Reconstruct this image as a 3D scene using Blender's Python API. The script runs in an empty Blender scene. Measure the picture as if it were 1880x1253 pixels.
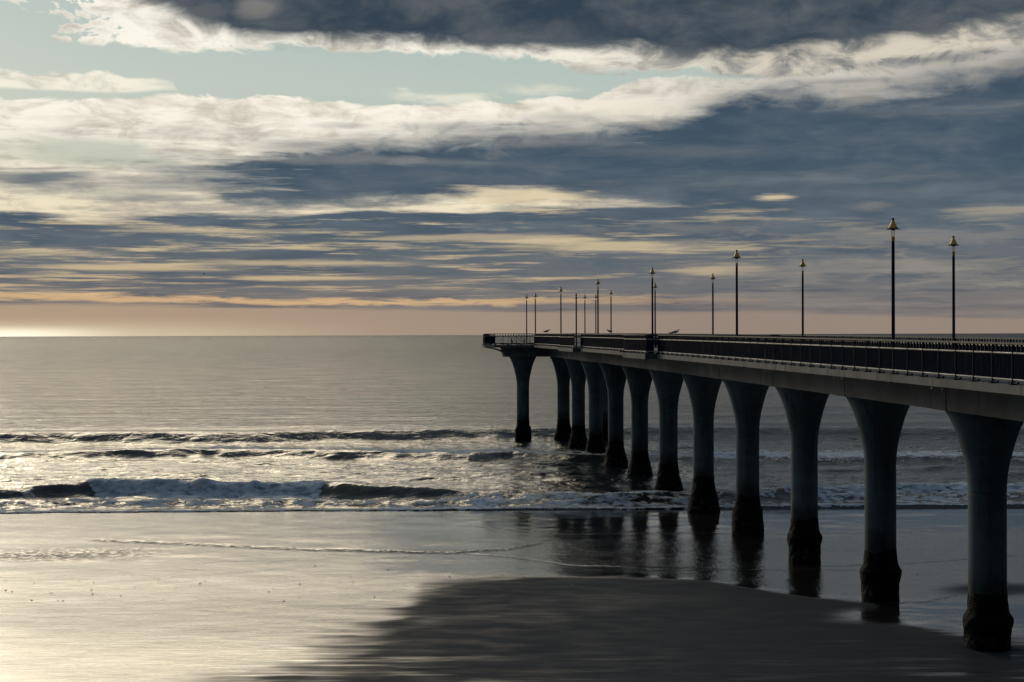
import bpy, bmesh, math, random
import numpy as np
from mathutils import Vector
random.seed(7)
S = bpy.context.scene
COL = S.collection
F = 2900.0            # focal length in pixels of the 1880 px wide photograph
H = 11.6              # eye height over the beach
ROLL = 0.0033
HZ = 615.0

# ------------------------------------------------------------------ helpers
def s2l(c):
    r = []
    for v in c:
        v /= 255.0
        r.append(v/12.92 if v <= 0.04045 else ((v+0.055)/1.055)**2.4)
    return tuple(r)

def tag(o, label=None, cat=None, group=None, kind=None):
    if label: o['label'] = label
    if cat: o['category'] = cat
    if group: o['group'] = group
    if kind: o['kind'] = kind
    return o

def empty(name, loc=(0, 0, 0), rz=0.0, parent=None):
    o = bpy.data.objects.new(name, None)
    o.empty_display_size = 0.3
    COL.objects.link(o); o.location = loc; o.rotation_euler = (0, 0, rz)
    if parent: o.parent = parent
    return o

class MB:
    def __init__(s): s.v = []; s.f = []
    def poly(s, verts, faces):
        n = len(s.v); s.v += [tuple(p) for p in verts]
        s.f += [tuple(i+n for i in f) for f in faces]
    def hexa(s, p):           # p: 8 corners, bottom ring 0-3, top ring 4-7
        s.poly(p, [(3,2,1,0),(4,5,6,7),(0,1,5,4),(1,2,6,5),(2,3,7,6),(3,0,4,7)])
    def box(s, c, d):
        x,y,z = c; a,b,h = d[0]/2, d[1]/2, d[2]/2
        s.hexa([(x-a,y-b,z-h),(x+a,y-b,z-h),(x+a,y+b,z-h),(x-a,y+b,z-h),
                (x-a,y-b,z+h),(x+a,y-b,z+h),(x+a,y+b,z+h),(x-a,y+b,z+h)])
    def bar(s, p, q, w, h, up=(0,0,1)):      # rectangular bar from p to q
        p = Vector(p); q = Vector(q); d = (q-p).normalized(); up = Vector(up)
        r = d.cross(up).normalized()*(w/2); u = r.cross(d).normalized()*(h/2)
        s.hexa([p-r-u, p+r-u, q+r-u, q-r-u, p-r+u, p+r+u, q+r+u, q-r+u])
    def tube(s, pts, rad, n=10, cap=True):
        if not hasattr(rad, '__len__'): rad = [rad]*len(pts)
        base = len(s.v); pts = [Vector(p) for p in pts]
        for i, p in enumerate(pts):
            d = (pts[min(i+1,len(pts)-1)]-pts[max(i-1,0)]).normalized()
            a = Vector((1,0,0)) if abs(d.x) < 0.9 else Vector((0,1,0))
            u = d.cross(a).normalized(); w = d.cross(u)
            for k in range(n):
                t = 2*math.pi*k/n
                s.v.append(tuple(p+(u*math.cos(t)+w*math.sin(t))*rad[i]))
        for i in range(len(pts)-1):
            for k in range(n):
                a = base+i*n+k; b = base+i*n+(k+1)%n
                s.f.append((a, a+n, b+n, b))
        if cap:
            s.f.append(tuple(base+k for k in range(n)))
            s.f.append(tuple(base+(len(pts)-1)*n+k for k in reversed(range(n))))
    def lathe(s, prof, c=(0,0,0), n=24):     # prof: list of (r,z) upwards
        base = len(s.v)
        for r, z in prof:
            for k in range(n):
                t = 2*math.pi*k/n
                s.v.append((c[0]+r*math.cos(t), c[1]+r*math.sin(t), c[2]+z))
        for i in range(len(prof)-1):
            for k in range(n):
                a = base+i*n+k; b = base+i*n+(k+1)%n
                s.f.append((a, b, b+n, a+n))
        s.f.append(tuple(base+k for k in reversed(range(n))))
        s.f.append(tuple(base+(len(prof)-1)*n+k for k in range(n)))
    def prism(s, poly, z0, z1):
        n = len(poly)
        s.poly([(x,y,z0) for x,y in poly]+[(x,y,z1) for x,y in poly],
               [tuple(reversed(range(n))), tuple(range(n,2*n))]+[(i,(i+1)%n,(i+1)%n+n,i+n) for i in range(n)])
    def build(s, name, mat, parent=None, smooth=False, bevel=0):
        me = bpy.data.meshes.new(name); me.from_pydata(s.v, [], s.f); me.update()
        if smooth is not False:
            me.polygons.foreach_set('use_smooth', [True]*len(me.polygons))
            if smooth is not True:
                me.set_sharp_from_angle(angle=math.radians(smooth))
        me.materials.append(mat)
        o = bpy.data.objects.new(name, me); COL.objects.link(o)
        if parent: o.parent = parent
        if bevel:
            m = o.modifiers.new('bevel', 'BEVEL'); m.width = bevel; m.segments = 2; m.limit_method = 'ANGLE'
        return o

# value noise
_rng = np.random.RandomState(3)
_T = _rng.rand(256, 256)
def vnoise(x, y):
    xi = np.floor(x).astype(np.int64); yi = np.floor(y).astype(np.int64)
    fx = x-xi; fy = y-yi
    fx = fx*fx*fx*(fx*(fx*6-15)+10); fy = fy*fy*fy*(fy*(fy*6-15)+10)
    a = _T[xi & 255, yi & 255]; b = _T[(xi+1) & 255, yi & 255]
    c = _T[xi & 255, (yi+1) & 255]; d = _T[(xi+1) & 255, (yi+1) & 255]
    return (a*(1-fx)+b*fx)*(1-fy)+(c*(1-fx)+d*fx)*fy
def fbm(x, y, o=4, g=0.5):
    r = 0; a = 1; t = 0
    for i in range(o):
        r = r+a*(vnoise(x+i*17.3, y+i*9.1)-0.5); t += a*0.5; a *= g; x = x*2.03; y = y*2.03
    return r/t           # about -1..1
def sst(e0, e1, x):
    t = np.clip((x-e0)/(e1-e0), 0, 1); return t*t*(3-2*t)

# ------------------------------------------------------------------ node DSL
class G:
    def __init__(s, nt): s.nt = nt
    def n(s, t, **k):
        nd = s.nt.nodes.new(t)
        for a, b in k.items(): setattr(nd, a, b)
        return nd
    def put(s, sock, v):
        if isinstance(v, X): s.nt.links.new(v.s, sock)
        elif v is not None:
            if hasattr(sock.default_value, '__len__') and not hasattr(v, '__len__'): v = [v]*len(sock.default_value)
            if hasattr(v, '__len__') and len(sock.default_value) == 4 and len(v) == 3: v = list(v)+[1]
            sock.default_value = v
    def m(s, op, a, b=None, c=None, clamp=False):
        nd = s.n('ShaderNodeMath', operation=op, use_clamp=clamp)
        s.put(nd.inputs[0], a)
        if b is not None: s.put(nd.inputs[1], b)
        if c is not None: s.put(nd.inputs[2], c)
        return X(s, nd.outputs[0])
    def xyz(s, x, y, z=0.0):
        nd = s.n('ShaderNodeCombineXYZ')
        for i, v in enumerate((x, y, z)): s.put(nd.inputs[i], v)
        return X(s, nd.outputs[0])
    def sep(s, v):
        nd = s.n('ShaderNodeSeparateXYZ'); s.put(nd.inputs[0], v)
        return [X(s, o) for o in nd.outputs]
    def noise(s, vec, scale=1.0, detail=4.0, rough=0.5, dist=0.0, dim='3D', w=None):
        nd = s.n('ShaderNodeTexNoise', noise_dimensions=dim)
        s.put(nd.inputs['Vector'], vec); s.put(nd.inputs['Scale'], scale); s.put(nd.inputs['Detail'], detail)
        s.put(nd.inputs['Roughness'], rough); s.put(nd.inputs['Distortion'], dist)
        return X(s, nd.outputs[0])
    def smooth(s, x, a, b, o0=0.0, o1=1.0):
        nd = s.n('ShaderNodeMapRange', interpolation_type='SMOOTHSTEP')
        for i, v in enumerate((x, a, b, o0, o1)): s.put(nd.inputs[i], v)
        return X(s, nd.outputs[0])
    def mix(s, f, a, b):
        nd = s.n('ShaderNodeMix', data_type='RGBA'); s.put(nd.inputs[0], f); s.put(nd.inputs[6], a); s.put(nd.inputs[7], b)
        return X(s, nd.outputs[2])
    def add(s, f, a, b):
        nd = s.n('ShaderNodeMix', data_type='RGBA', blend_type='ADD'); s.put(nd.inputs[0], f); s.put(nd.inputs[6], a); s.put(nd.inputs[7], b)
        return X(s, nd.outputs[2])
    def ramp(s, x, stops, interp='LINEAR'):
        nd = s.n('ShaderNodeValToRGB'); cr = nd.color_ramp; cr.interpolation = interp
        while len(cr.elements) < len(stops): cr.elements.new(0.5)
        for e, (p, c) in zip(cr.elements, stops):
            e.position = p; e.color = (*c, 1) if hasattr(c, '__len__') else (c, c, c, 1)
        s.put(nd.inputs[0], x); return X(s, nd.outputs[0])
    def curve(s, x, pts):
        nd = s.n('ShaderNodeFloatCurve'); c = nd.mapping.curves[0]
        for p in pts[1:-1]: c.points.new(*p)
        c.points[0].location = pts[0]; c.points[-1].location = pts[-1]
        for i, p in enumerate(sorted(pts)):
            c.points[i].location = p; c.points[i].handle_type = 'AUTO_CLAMPED'
        nd.mapping.update(); s.put(nd.inputs['Value'], x); return X(s, nd.outputs[0])
    def attr(s, name):
        nd = s.n('ShaderNodeAttribute', attribute_name=name); return X(s, nd.outputs['Fac'])
    def bump(s, h, strength, dist=1.0, normal=None):
        nd = s.n('ShaderNodeBump'); s.put(nd.inputs['Strength'], strength); s.put(nd.inputs['Distance'], dist)
        s.put(nd.inputs['Height'], h)
        if normal: s.put(nd.inputs['Normal'], normal)
        return X(s, nd.outputs[0])
class X:
    def __init__(s, g, so): s.g = g; s.s = so
    def __add__(s, o): return s.g.m('ADD', s, o)
    __radd__ = __add__
    def __sub__(s, o): return s.g.m('SUBTRACT', s, o)
    def __rsub__(s, o): return s.g.m('SUBTRACT', o, s)
    def __mul__(s, o): return s.g.m('MULTIPLY', s, o)
    __rmul__ = __mul__
    def __truediv__(s, o): return s.g.m('DIVIDE', s, o)
    def __rtruediv__(s, o): return s.g.m('DIVIDE', o, s)
    def mx(s, o): return s.g.m('MAXIMUM', s, o)
    def mn(s, o): return s.g.m('MINIMUM', s, o)

def material(name):
    m = bpy.data.materials.new(name); m.use_nodes = True
    nt = m.node_tree; g = G(nt); b = nt.nodes['Principled BSDF']
    return m, g, b

def simple(name, col, rough=0.6, metal=0.0, var=0.3, scale=3.0, stain=None, bump=0.0, rust=0.0):
    m, g, b = material(name)
    co = X(g, g.n('ShaderNodeTexCoord').outputs['Object'])
    n1 = g.noise(co, scale, 6, 0.6)
    c = g.mix(n1, tuple(v*(1-var) for v in col), tuple(min(1, v*(1+var)) for v in col))
    if rust:
        n2 = g.noise(co, scale*2.3, 5, 0.7)
        c = g.mix(g.smooth(n2, 0.62, 0.72)*rust, c, (0.10, 0.045, 0.02))
    g.put(b.inputs['Base Color'], c)
    g.put(b.inputs['Roughness'], g.smooth(n1, 0.3, 0.7, rough-0.1, min(1, rough+0.1)))
    b.inputs['Metallic'].default_value = metal
    if bump: g.put(b.inputs['Normal'], g.bump(g.noise(co, scale*8, 4), bump, 0.02))
    return m

def concrete(name, col, streak=0.5, tide=False):
    m, g, b = material(name)
    P = X(g, g.n('ShaderNodeNewGeometry').outputs['Position'])
    x, y, z = g.sep(P)
    big = g.noise(P, 0.5, 5, 0.6)
    fine = g.noise(P, 7.0, 4, 0.6)
    drip = g.noise(g.xyz(x*2.2, y*2.2, z*0.22), 1.0, 5, 0.65)
    rnd = X(g, g.n('ShaderNodeObjectInfo').outputs['Random'])
    c = g.mix(g.smooth(big, 0.3, 0.7)*0.7+rnd*0.3, tuple(v*0.66 for v in col), tuple(v*1.32 for v in col))
    lift = g.noise(g.xyz(x*0.15, y*0.15, z*0.9), 1.0, 3, 0.6)
    c = g.mix(g.smooth(lift, 0.52, 0.6)*0.3, c, tuple(v*0.55 for v in col))
    c = g.mix(g.smooth(drip, 0.52, 0.72)*streak, c, tuple(v*k for v, k in zip(col, (0.30, 0.27, 0.24))))
    c = g.mix(g.smooth(drip, 0.34, 0.22)*0.5, c, (0.42, 0.42, 0.40))
    if tide:                      # green-black tide staining above the mussels
        tz = z+(g.noise(g.xyz(x*1.6, y*1.6, z*0.5), 1.0, 4, 0.6)-0.5)*1.8
        c = g.mix(g.smooth(tz, 3.4, 2.3)*0.85, c, (0.016, 0.020, 0.016))
    c = g.mix(g.smooth(fine, 0.60, 0.75)*0.4, c, tuple(v*0.5 for v in col))
    g.put(b.inputs['Base Color'], c); b.inputs['Roughness'].default_value = 0.85
    g.put(b.inputs['Normal'], g.bump(g.noise(P, 14, 5, 0.7), 0.35, 0.02))
    return m

# ------------------------------------------------------------------ sky
SUN_AZ = math.radians(-28.0); SUN_EL = math.radians(15)
def build_world():
    w = bpy.data.worlds.new('World'); S.world = w; w.use_nodes = True
    nt = w.node_tree; g = G(nt); bg = nt.nodes['Background']
    D = X(g, g.n('ShaderNodeTexCoord').outputs['Generated'])
    dx, dy, dz = g.sep(D)
    hyp = g.m('SQRT', dx*dx+dy*dy).mx(0.001)
    A = g.m('ARCTAN2', dx, dy)                 # azimuth, radians, right positive
    Q = (dz/hyp)*F                              # tangent of elevation times 2900
    Qc = Q.mx(0.0)
    xn = g.m('ADD', A, 0.5, clamp=True)
    W = g.m('LOGARITHM', Qc+80.0, math.e)*6.4
    U = A*12.0
    uv = g.xyz(U, W, 0.3)
    nA = g.noise(uv, 1.0, 6, 0.58, 0.35)
    nB = g.noise(g.xyz(U*2.6, W*1.9, 4.1), 1.0, 7, 0.62, 0.6)
    nS = g.noise(g.xyz(U*0.75, W*2.3, 7.7), 1.0, 5, 0.57, 0.2)    # long streaks
    nT = g.noise(g.xyz(U*1.7, W*4.5, 2.2), 1.0, 6, 0.64, 0.25)
    def ed(pts):
        k = sorted([(min(1, max(0, math.atan((x-940)/F)+0.5)), min(1, max(0, (HZ-y-ROLL*(x-940)*1.0)/1400.0))) for x, y in pts])
        if k[0][0] > 0: k = [(0.0, k[0][1])]+k
        if k[-1][0] < 1: k = k+[(1.0, k[-1][1])]
        return g.curve(xn, k)*1400.0
    wa = (nA-0.5)*4.0; wb = (nB-0.5)*3.6; ws = (nS-0.5)*4.0; wt = (nT-0.5)*4.0
    def above(pts, amp, soft, nz=None, amp2=0.0):     # 1 where direction is above the edge
        e = Q-ed(pts)+(nz if nz is not None else wa)*amp
        if amp2: e = e+wb*amp2
        return g.smooth(e, -soft, soft)
    def blob(x, y, rx, ry, amp=0.9, nz=None, lo=1.0, hi=0.35):
        a0 = math.atan((x-940)/F); q0 = HZ-y-ROLL*(x-940)
        u = (A-a0)*(F/rx); v = (Q-q0)*(1.0/ry)
        r = g.m('SQRT', u*u+v*v)+(nz if nz is not None else wb)*amp+wt*0.45
        return g.smooth(r, lo+0.25, hi-0.3)
    left = g.smooth(A, 0.30, -0.34)            # 1 at left edge of the view
    # --- clear air
    clear = g.ramp(Q/1000.0, [
        (0.0, s2l((190, 168, 144))), (0.03, s2l((178, 156, 134))), (0.07, s2l((172, 152, 132))),
        (0.16, s2l((176, 172, 156))), (0.30, s2l((178, 186, 172))), (0.45, s2l((184, 197, 190))), (0.62, s2l((170, 188, 188))), (1.0, s2l((120, 145, 158)))])
    nish = g.n('ShaderNodeTexSky', sky_type='NISHITA'); nish.sun_disc = False
    nish.sun_elevation = SUN_EL; nish.sun_rotation = SUN_AZ; nish.dust_density = 2.0
    nk = g.n('ShaderNodeVectorMath', operation='SCALE'); nt.links.new(nish.outputs[0], nk.inputs[0]); nk.inputs['Scale'].default_value = 0.05
    sky = g.mix(0.06, clear, X(g, nk.outputs[0]))
    # --- cream sunlit bank
    creamL = g.ramp(Q/600.0, [(0.0, s2l((214, 180, 140))), (0.25, s2l((228, 208, 172))), (0.42, s2l((242, 230, 202))), (0.6, s2l((253, 246, 230))), (1.0, s2l((244, 240, 226)))])
    creamS = g.ramp(Q/600.0, [(0.0, s2l((130, 118, 108))), (0.3, s2l((150, 144, 134))), (0.5, s2l((178, 172, 158))), (0.68, s2l((206, 198, 182))), (1.0, s2l((170, 170, 166)))])
    dim = g.mix(g.smooth(A, -0.05, 0.28), (1, 1, 1), (0.60, 0.60, 0.62))
    mul = g.n('ShaderNodeMix', data_type='RGBA', blend_type='MULTIPLY'); mul.inputs[0].default_value = 1
    cream = g.mix(g.smooth(nB*0.55+nT*0.2+nA*0.25, 0.44, 0.64), creamL, creamS)
    cream = g.mix(g.smooth(Q, 420.0, 300.0)*g.smooth(nT*0.5+nA*0.5, 0.42, 0.60)*0.75, cream, s2l((160, 156, 148)))
    g.put(mul.inputs[6], cream); g.put(mul.inputs[7], dim); cream = X(g, mul.outputs[2])
    b1 = above([(0,430),(1880,420)], 20, 14)*(1-above([(0,206),(150,196),(300,186),(500,184),(700,192),(880,192),(1000,182),(1100,176),(1150,152),(1240,146),(1380,150),(1500,138),(1600,118),(1750,100),(1880,90)], 7, 3.5, wb, 5))
    window = blob(150, 288, 190, 26, 0.9, wa).mx(blob(240, 365, 150, 12, 0.8, wa)*0.5)
    b1 = b1*(1-window*0.9)
    sky = g.mix(b1, sky, cream)
    for (x, y, rx, ry, k) in [(1690, 122, 120, 17, .85), (1400, 142, 90, 9, .5), (1830, 150, 110, 9, .5), (1550, 160, 120, 7, .5), (1050, 215, 120, 10, .35), (820, 232, 100, 9, .35)]:
        sky = g.mix(blob(x, y, rx, ry, 1.1, wb)*k, sky, s2l((112, 116, 120)))
    # thin veils
    sky = g.mix(blob(800, 180, 110, 14, 0.8)*0.8, sky, s2l((236, 232, 214)))
    sky = g.mix(blob(1000, 165, 80, 12, 0.6)*0.7, sky, s2l((226, 222, 204)))
    for (x, y, rx, ry, k) in [(60, 337, 120, 13, .9), (330, 316, 120, 8, .5), (170, 355, 190, 9, .45), (330, 372, 160, 9, .35), (560, 268, 90, 10, .4), (640, 232, 60, 7, .35), (480, 330, 170, 16, .6), (300, 345, 120, 12, .3)]:
        sky = g.mix(blob(x, y, rx, ry, 0.9, ws)*k, sky, s2l((98, 110, 120)))
    # --- slate colours
    slate = g.ramp(Q/700.0, [(0.0, s2l((128, 118, 112))), (0.08, s2l((116, 112, 112))), (0.16, s2l((100, 106, 112))), (0.30, s2l((84, 98, 110))), (0.45, s2l((68, 86, 102))), (0.62, s2l((64, 82, 98))), (0.85, s2l((62, 76, 92))), (1.0, s2l((74, 86, 98)))])
    slate2 = g.ramp(Q/700.0, [(0.0, s2l((146, 134, 124))), (0.16, s2l((116, 118, 120))), (0.30, s2l((104, 114, 122))), (0.5, s2l((96, 108, 118))), (1.0, s2l((88, 98, 108)))])
    slate = g.mix(g.smooth(nS*0.25+nB*0.25+nA*0.5, 0.44, 0.68), slate, slate2)
    slate = g.mix(g.smooth(nA, 0.50, 0.36)*0.35, slate, s2l((58, 76, 94)))
    # --- middle dark bank
    low = above([(0,352),(270,334),(380,352),(430,374),(600,376),(800,366),(950,348),(1050,356),(1200,372),(1500,400),(1880,420)], 12, 14, ws, 9)
    top = above([(0,330),(220,330),(270,318),(420,300),(560,282),(700,262),(900,246),(1000,240),(1140,232),(1200,222),(1280,208),(1330,186),(1450,176),(1550,182),(1700,160),(1800,150),(1880,140)], 24, 32, wa, 22)
    b2 = low*(1-top)
    b2 = b2*g.smooth(nS*0.6+nT*0.4+g.smooth(A, -0.26, -0.06)*0.30, 0.46, 0.66)
    sky = g.mix(b2, sky, slate)
    for (x, y, rx, ry, k) in [(1000, 262, 170, 16, .4), (650, 296, 130, 10, .5), (860, 300, 150, 10, .3), (1480, 335, 300, 14, .3), (1750, 215, 130, 18, .4), (1250, 280, 240, 12, .2)]:
        sky = g.mix(blob(x, y, rx, ry, 1.2, wa)*k, sky, s2l((142, 144, 142)))
    # ragged bright lumps on its upper edge
    sky = g.mix(blob(1205, 206, 70, 22, 0.8)*0.85, sky, s2l((226, 220, 204)))
    sky = g.mix(blob(1130, 200, 90, 24, 0.7)*0.7, sky, s2l((240, 232, 212)))
    sky = g.mix(blob(1640, 188, 110, 9, 1.0)*0.45, sky, s2l((200, 196, 186)))
    # --- lower stratus with glowing gaps
    b3 = 1-above([(0,404),(150,412),(350,398),(500,402),(700,388),(850,392),(1000,378),(1150,380),(1350,372),(1880,368)], 9, 5, ws, 5)
    gap = g.smooth(nS*0.5+nT*0.5+g.smooth(A, 0.05, 0.32)*-0.03+left*0.03, 0.515, 0.66)
    gapc = g.ramp(Q/300.0, [(0.0, s2l((202, 170, 136))), (0.25, s2l((208, 180, 142))), (0.5, s2l((214, 194, 156))), (0.8, s2l((224, 204, 166))), (1.0, s2l((210, 196, 168)))])
    gapd = g.mix(g.smooth(A, -0.08, 0.26), gapc, g.ramp(Q/300.0, [(0.0, s2l((150, 132, 120))), (0.4, s2l((150, 138, 124))), (1.0, s2l((140, 136, 130)))]))
    fade = g.smooth(Q, 45.0, 80.0)
    st = g.mix(gap*fade*0.85, slate, gapd)
    sky = g.mix(b3, sky, st)
    for (x, y, rx, ry, k) in [(960, 362, 130, 22, .8), (1420, 366, 40, 6, .8), (1850, 402, 90, 14, .7), (1180, 452, 260, 12, .75), (900, 438, 200, 7, .5),
                              (250, 495, 170, 7, .8), (560, 485, 220, 6, .6), (600, 511, 160, 5, .8), (60, 470, 150, 9, .5), (420, 428, 200, 5, .6), (1330, 495, 90, 14, .6), (1700, 488, 200, 18, .4)]:
        sky = g.mix(blob(x, y, rx, ry, 1.1, ws)*k, sky, gapc if x < 1500 else s2l((168, 158, 142)))
    for (x, y, rx, ry, k) in [(1500, 500, 230, 26, .5), (1680, 440, 260, 22, .45), (1800, 510, 150, 30, .45), (1300, 420, 260, 12, .35), (1380, 545, 130, 16, .35), (1620, 560, 180, 8, .4), (1850, 525, 60, 5, .6), (1590, 385, 40, 8, .4)]:
        sky = g.mix(blob(x, y, rx, ry, 1.2, wb)*k, sky, s2l((146, 140, 132)))
    # --- band close to the horizon
    hz = g.mix(g.smooth(A, -0.33, 0.20), s2l((180, 156, 132)), s2l((150, 134, 122)))
    hz = g.mix(g.smooth(Q, 38.0, -4.0)*g.smooth(A, -0.05, -0.36), hz, s2l((236, 220, 184)))
    hz = g.mix(g.smooth(Q, 22.0, 2.0)*g.smooth(A, -0.23, -0.32), hz, (1.25, 1.12, 0.88))
    bh = 1-above([(0,560),(500,566),(940,571),(1500,574),(1880,586)], 5, 5, ws)
    sky = g.mix(bh*0.95, sky, hz)
    peach = g.smooth((Q-ed([(0,548),(300,552),(700,556),(1200,552),(1880,552)]))*(1/9.0)+wb*0.9, -1.0, 0.0)*g.smooth((Q-ed([(0,548),(300,552),(700,556),(1200,552),(1880,552)]))*(1/9.0)+wb*0.9, 1.0, 0.2)
    sky = g.mix(peach*g.smooth(A, 0.22, -0.1)*0.75, sky, s2l((228, 188, 138)))
    # --- small cloud at the left
    c6 = above([(0,184),(200,184),(330,176),(420,176)], 4, 4, wb)*(1-above([(0,152),(60,156),(110,150),(150,154),(185,146),(230,158),(320,166),(330,180)], 8, 4, wb))*g.smooth(A+wt*0.012+wb*0.012, -0.19, -0.235)
    sky = g.mix(c6, sky, g.mix(g.smooth(nB, 0.45, 0.7), s2l((244, 238, 220)), s2l((200, 198, 184))))
    # --- top: cream fringe then dark bank
    fr = above([(0,30),(60,46),(110,88),(180,98),(340,106),(450,98),(560,92),(840,102),(1000,112),(1100,128),(1250,132),(1450,150),(1560,135),(1700,124),(1880,112)], 13, 5, wb, 7)
    fr = fr*g.smooth(nA*0.5+nB*0.5+g.smooth(A, -0.33, -0.20)*0.15-g.smooth(A, 0.06, 0.2)*0.06-blobsum(g, blob, [(60, 70, 120, 40)])*0.3, 0.42, 0.50)
    fcol = g.mix(g.smooth(nB*0.7+nT*0.3, 0.42, 0.68), s2l((252, 247, 232)), s2l((190, 184, 170)))
    fcol = g.mix(g.smooth(A, -0.05, 0.2), fcol, g.mix(g.smooth(nB, 0.38, 0.64), s2l((214, 206, 188)), s2l((128, 130, 130))))
    sky = g.mix(fr, sky, fcol)
    tp = above([(0,-160),(60,-60),(150,-8),(300,30),(400,66),(440,84),(700,84),(940,86),(1100,92),(1250,104),(1400,110),(1520,96),(1650,84),(1760,72),(1880,60)], 20, 20, wa, 13)
    sky = g.mix(tp, sky, g.mix(g.smooth(nA*0.6+nB*0.4+g.smooth(A, -0.05, -0.25)*0.1, 0.40, 0.66), s2l((52, 67, 82)), s2l((92, 98, 103))))
    sky = g.mix(blob(475, 24, 38, 24, 1.2, wa)*0.25, sky, s2l((190, 180, 166)))
    # --- above the frame: brightness round the veiled sun, dull overcast elsewhere
    cx, cy, cz = math.sin(SUN_AZ)*math.cos(SUN_EL), math.cos(SUN_AZ)*math.cos(SUN_EL), math.sin(SUN_EL)
    dot = dx*cx+dy*cy+dz*cz
    glow = g.smooth(dot, 0.93, 1.0)
    glow = glow*glow
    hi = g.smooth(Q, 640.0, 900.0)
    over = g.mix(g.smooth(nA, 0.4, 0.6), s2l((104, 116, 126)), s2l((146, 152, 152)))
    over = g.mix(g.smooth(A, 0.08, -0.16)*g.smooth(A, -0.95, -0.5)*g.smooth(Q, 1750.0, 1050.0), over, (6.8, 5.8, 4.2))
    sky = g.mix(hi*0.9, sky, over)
    side = g.mix(g.smooth(A, -0.2, 0.2), s2l((118, 134, 148)), s2l((50, 57, 64)))
    sky = g.mix(g.smooth(g.m('ABSOLUTE', A), 0.5, 0.9)*g.smooth(dz, 0.7, 0.5), sky, side)
    back = g.smooth(dy+g.smooth(A, 0.0, -0.6)*0.35, 0.5, -0.25)*g.smooth(dz, 0.85, 0.6)
    sky = g.mix(g.smooth(dz, 0.5, 0.8), sky, s2l((122, 136, 152)))
    sky = g.mix(back, sky, g.mix(g.smooth(nA, 0.35, 0.65), s2l((30, 36, 42)), s2l((44, 52, 60))))
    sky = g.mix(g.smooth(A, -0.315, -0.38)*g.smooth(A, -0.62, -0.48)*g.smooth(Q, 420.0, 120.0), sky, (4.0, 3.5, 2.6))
    gl = g.n('ShaderNodeVectorMath', operation='SCALE'); gl.inputs[0].default_value = (1.0, 0.86, 0.62)
    g.put(gl.inputs['Scale'], glow*hi*GLOW)
    sky = g.add(1.0, sky, X(g, gl.outputs[0]))
    below = g.smooth(dz, 0.0, -0.02)
    sky = g.mix(below, sky, (0.05, 0.055, 0.06))
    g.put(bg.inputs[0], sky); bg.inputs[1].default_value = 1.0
    S.cycles.max_bounces = 4; S.cycles.diffuse_bounces = 2; S.cycles.glossy_bounces = 3
    w.cycles.sampling_method = 'MANUAL'; w.cycles.sample_map_resolution = 1024
GLOW = 1.6
def blobsum(g, blob, l):
    r = None
    for b in l:
        v = blob(*b); r = v if r is None else r+v
    return r
build_world()

sun = bpy.data.lights.new('sun', 'SUN'); sun.energy = 0.5; sun.angle = math.radians(16); sun.color = (1.0, 0.86, 0.66)
so = bpy.data.objects.new('sun', sun); COL.objects.link(so)
sd = Vector((math.sin(SUN_AZ)*math.cos(SUN_EL), math.cos(SUN_AZ)*math.cos(SUN_EL), math.sin(SUN_EL)))
so.rotation_euler = (-sd).to_track_quat('-Z', 'Y').to_euler(); so.location = sd*50+Vector((0, 0, 40))

# ------------------------------------------------------------------ camera
cam = bpy.data.cameras.new('camera'); co = bpy.data.objects.new('camera', cam); COL.objects.link(co)
S.camera = co
cam.sensor_fit = 'HORIZONTAL'; cam.sensor_width = 36.0; cam.lens = F/1880*36.0
cam.clip_start = 0.5; cam.clip_end = 200000
pitch = math.atan((626.5-HZ)/F)
co.location = (0, 0, H)
from mathutils import Matrix
# roll: horizon climbs to the right of the picture -> camera rolled clockwise seen from behind
R = Matrix.Rotation(math.radians(90)-pitch, 4, 'X') @ Matrix.Rotation(-ROLL, 4, 'Z')
co.rotation_euler = R.to_euler()

def gnd(x, y, z=0.0):                          # point at height z seen at a pixel of the photograph
    yy = y+ROLL*(x-940)-HZ
    Y = F*(H-z)/yy
    return ((x-940)/F*Y, Y)
def topx(Xw, Yw):                              # photograph pixel of a ground point
    p = 940+F*Xw/Yw
    q = HZ+F*H/Yw-ROLL*(p-940)
    return p, q

# ------------------------------------------------------------------ grids
def grid_mesh(name, Xg, Yg, Zg, mat, attrs):
    nr, nc = Xg.shape
    co_ = np.stack([Xg, Yg, Zg], -1).reshape(-1, 3).astype(np.float32)
    i = np.arange(nr*nc).reshape(nr, nc)
    q = np.stack([i[:-1, :-1], i[:-1, 1:], i[1:, 1:], i[1:, :-1]], -1).reshape(-1, 4)
    me = bpy.data.meshes.new(name)
    me.vertices.add(len(co_)); me.vertices.foreach_set('co', co_.ravel())
    me.loops.add(q.size); me.loops.foreach_set('vertex_index', q.ravel().astype(np.int32))
    me.polygons.add(len(q)); me.polygons.foreach_set('loop_start', np.arange(0, q.size, 4, dtype=np.int32))
    me.polygons.foreach_set('loop_total', np.full(len(q), 4, dtype=np.int32))
    me.polygons.foreach_set('use_smooth', np.ones(len(q), dtype=bool))
    me.update(); me.validate()
    for k, v in attrs.items():
        a = me.attributes.new(k, 'FLOAT', 'POINT'); a.data.foreach_set('value', v.reshape(-1).astype(np.float32))
    me.materials.append(mat)
    o = bpy.data.objects.new(name, me); COL.objects.link(o)
    return o

def fan_cols(n):
    a = np.linspace(-0.40, 0.40, n)
    side = np.array([0.46, 0.55, 0.7, 0.95, 1.4, 2.4, 5.0, 14.0])
    return np.concatenate([-side[::-1], a, side])

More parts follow.
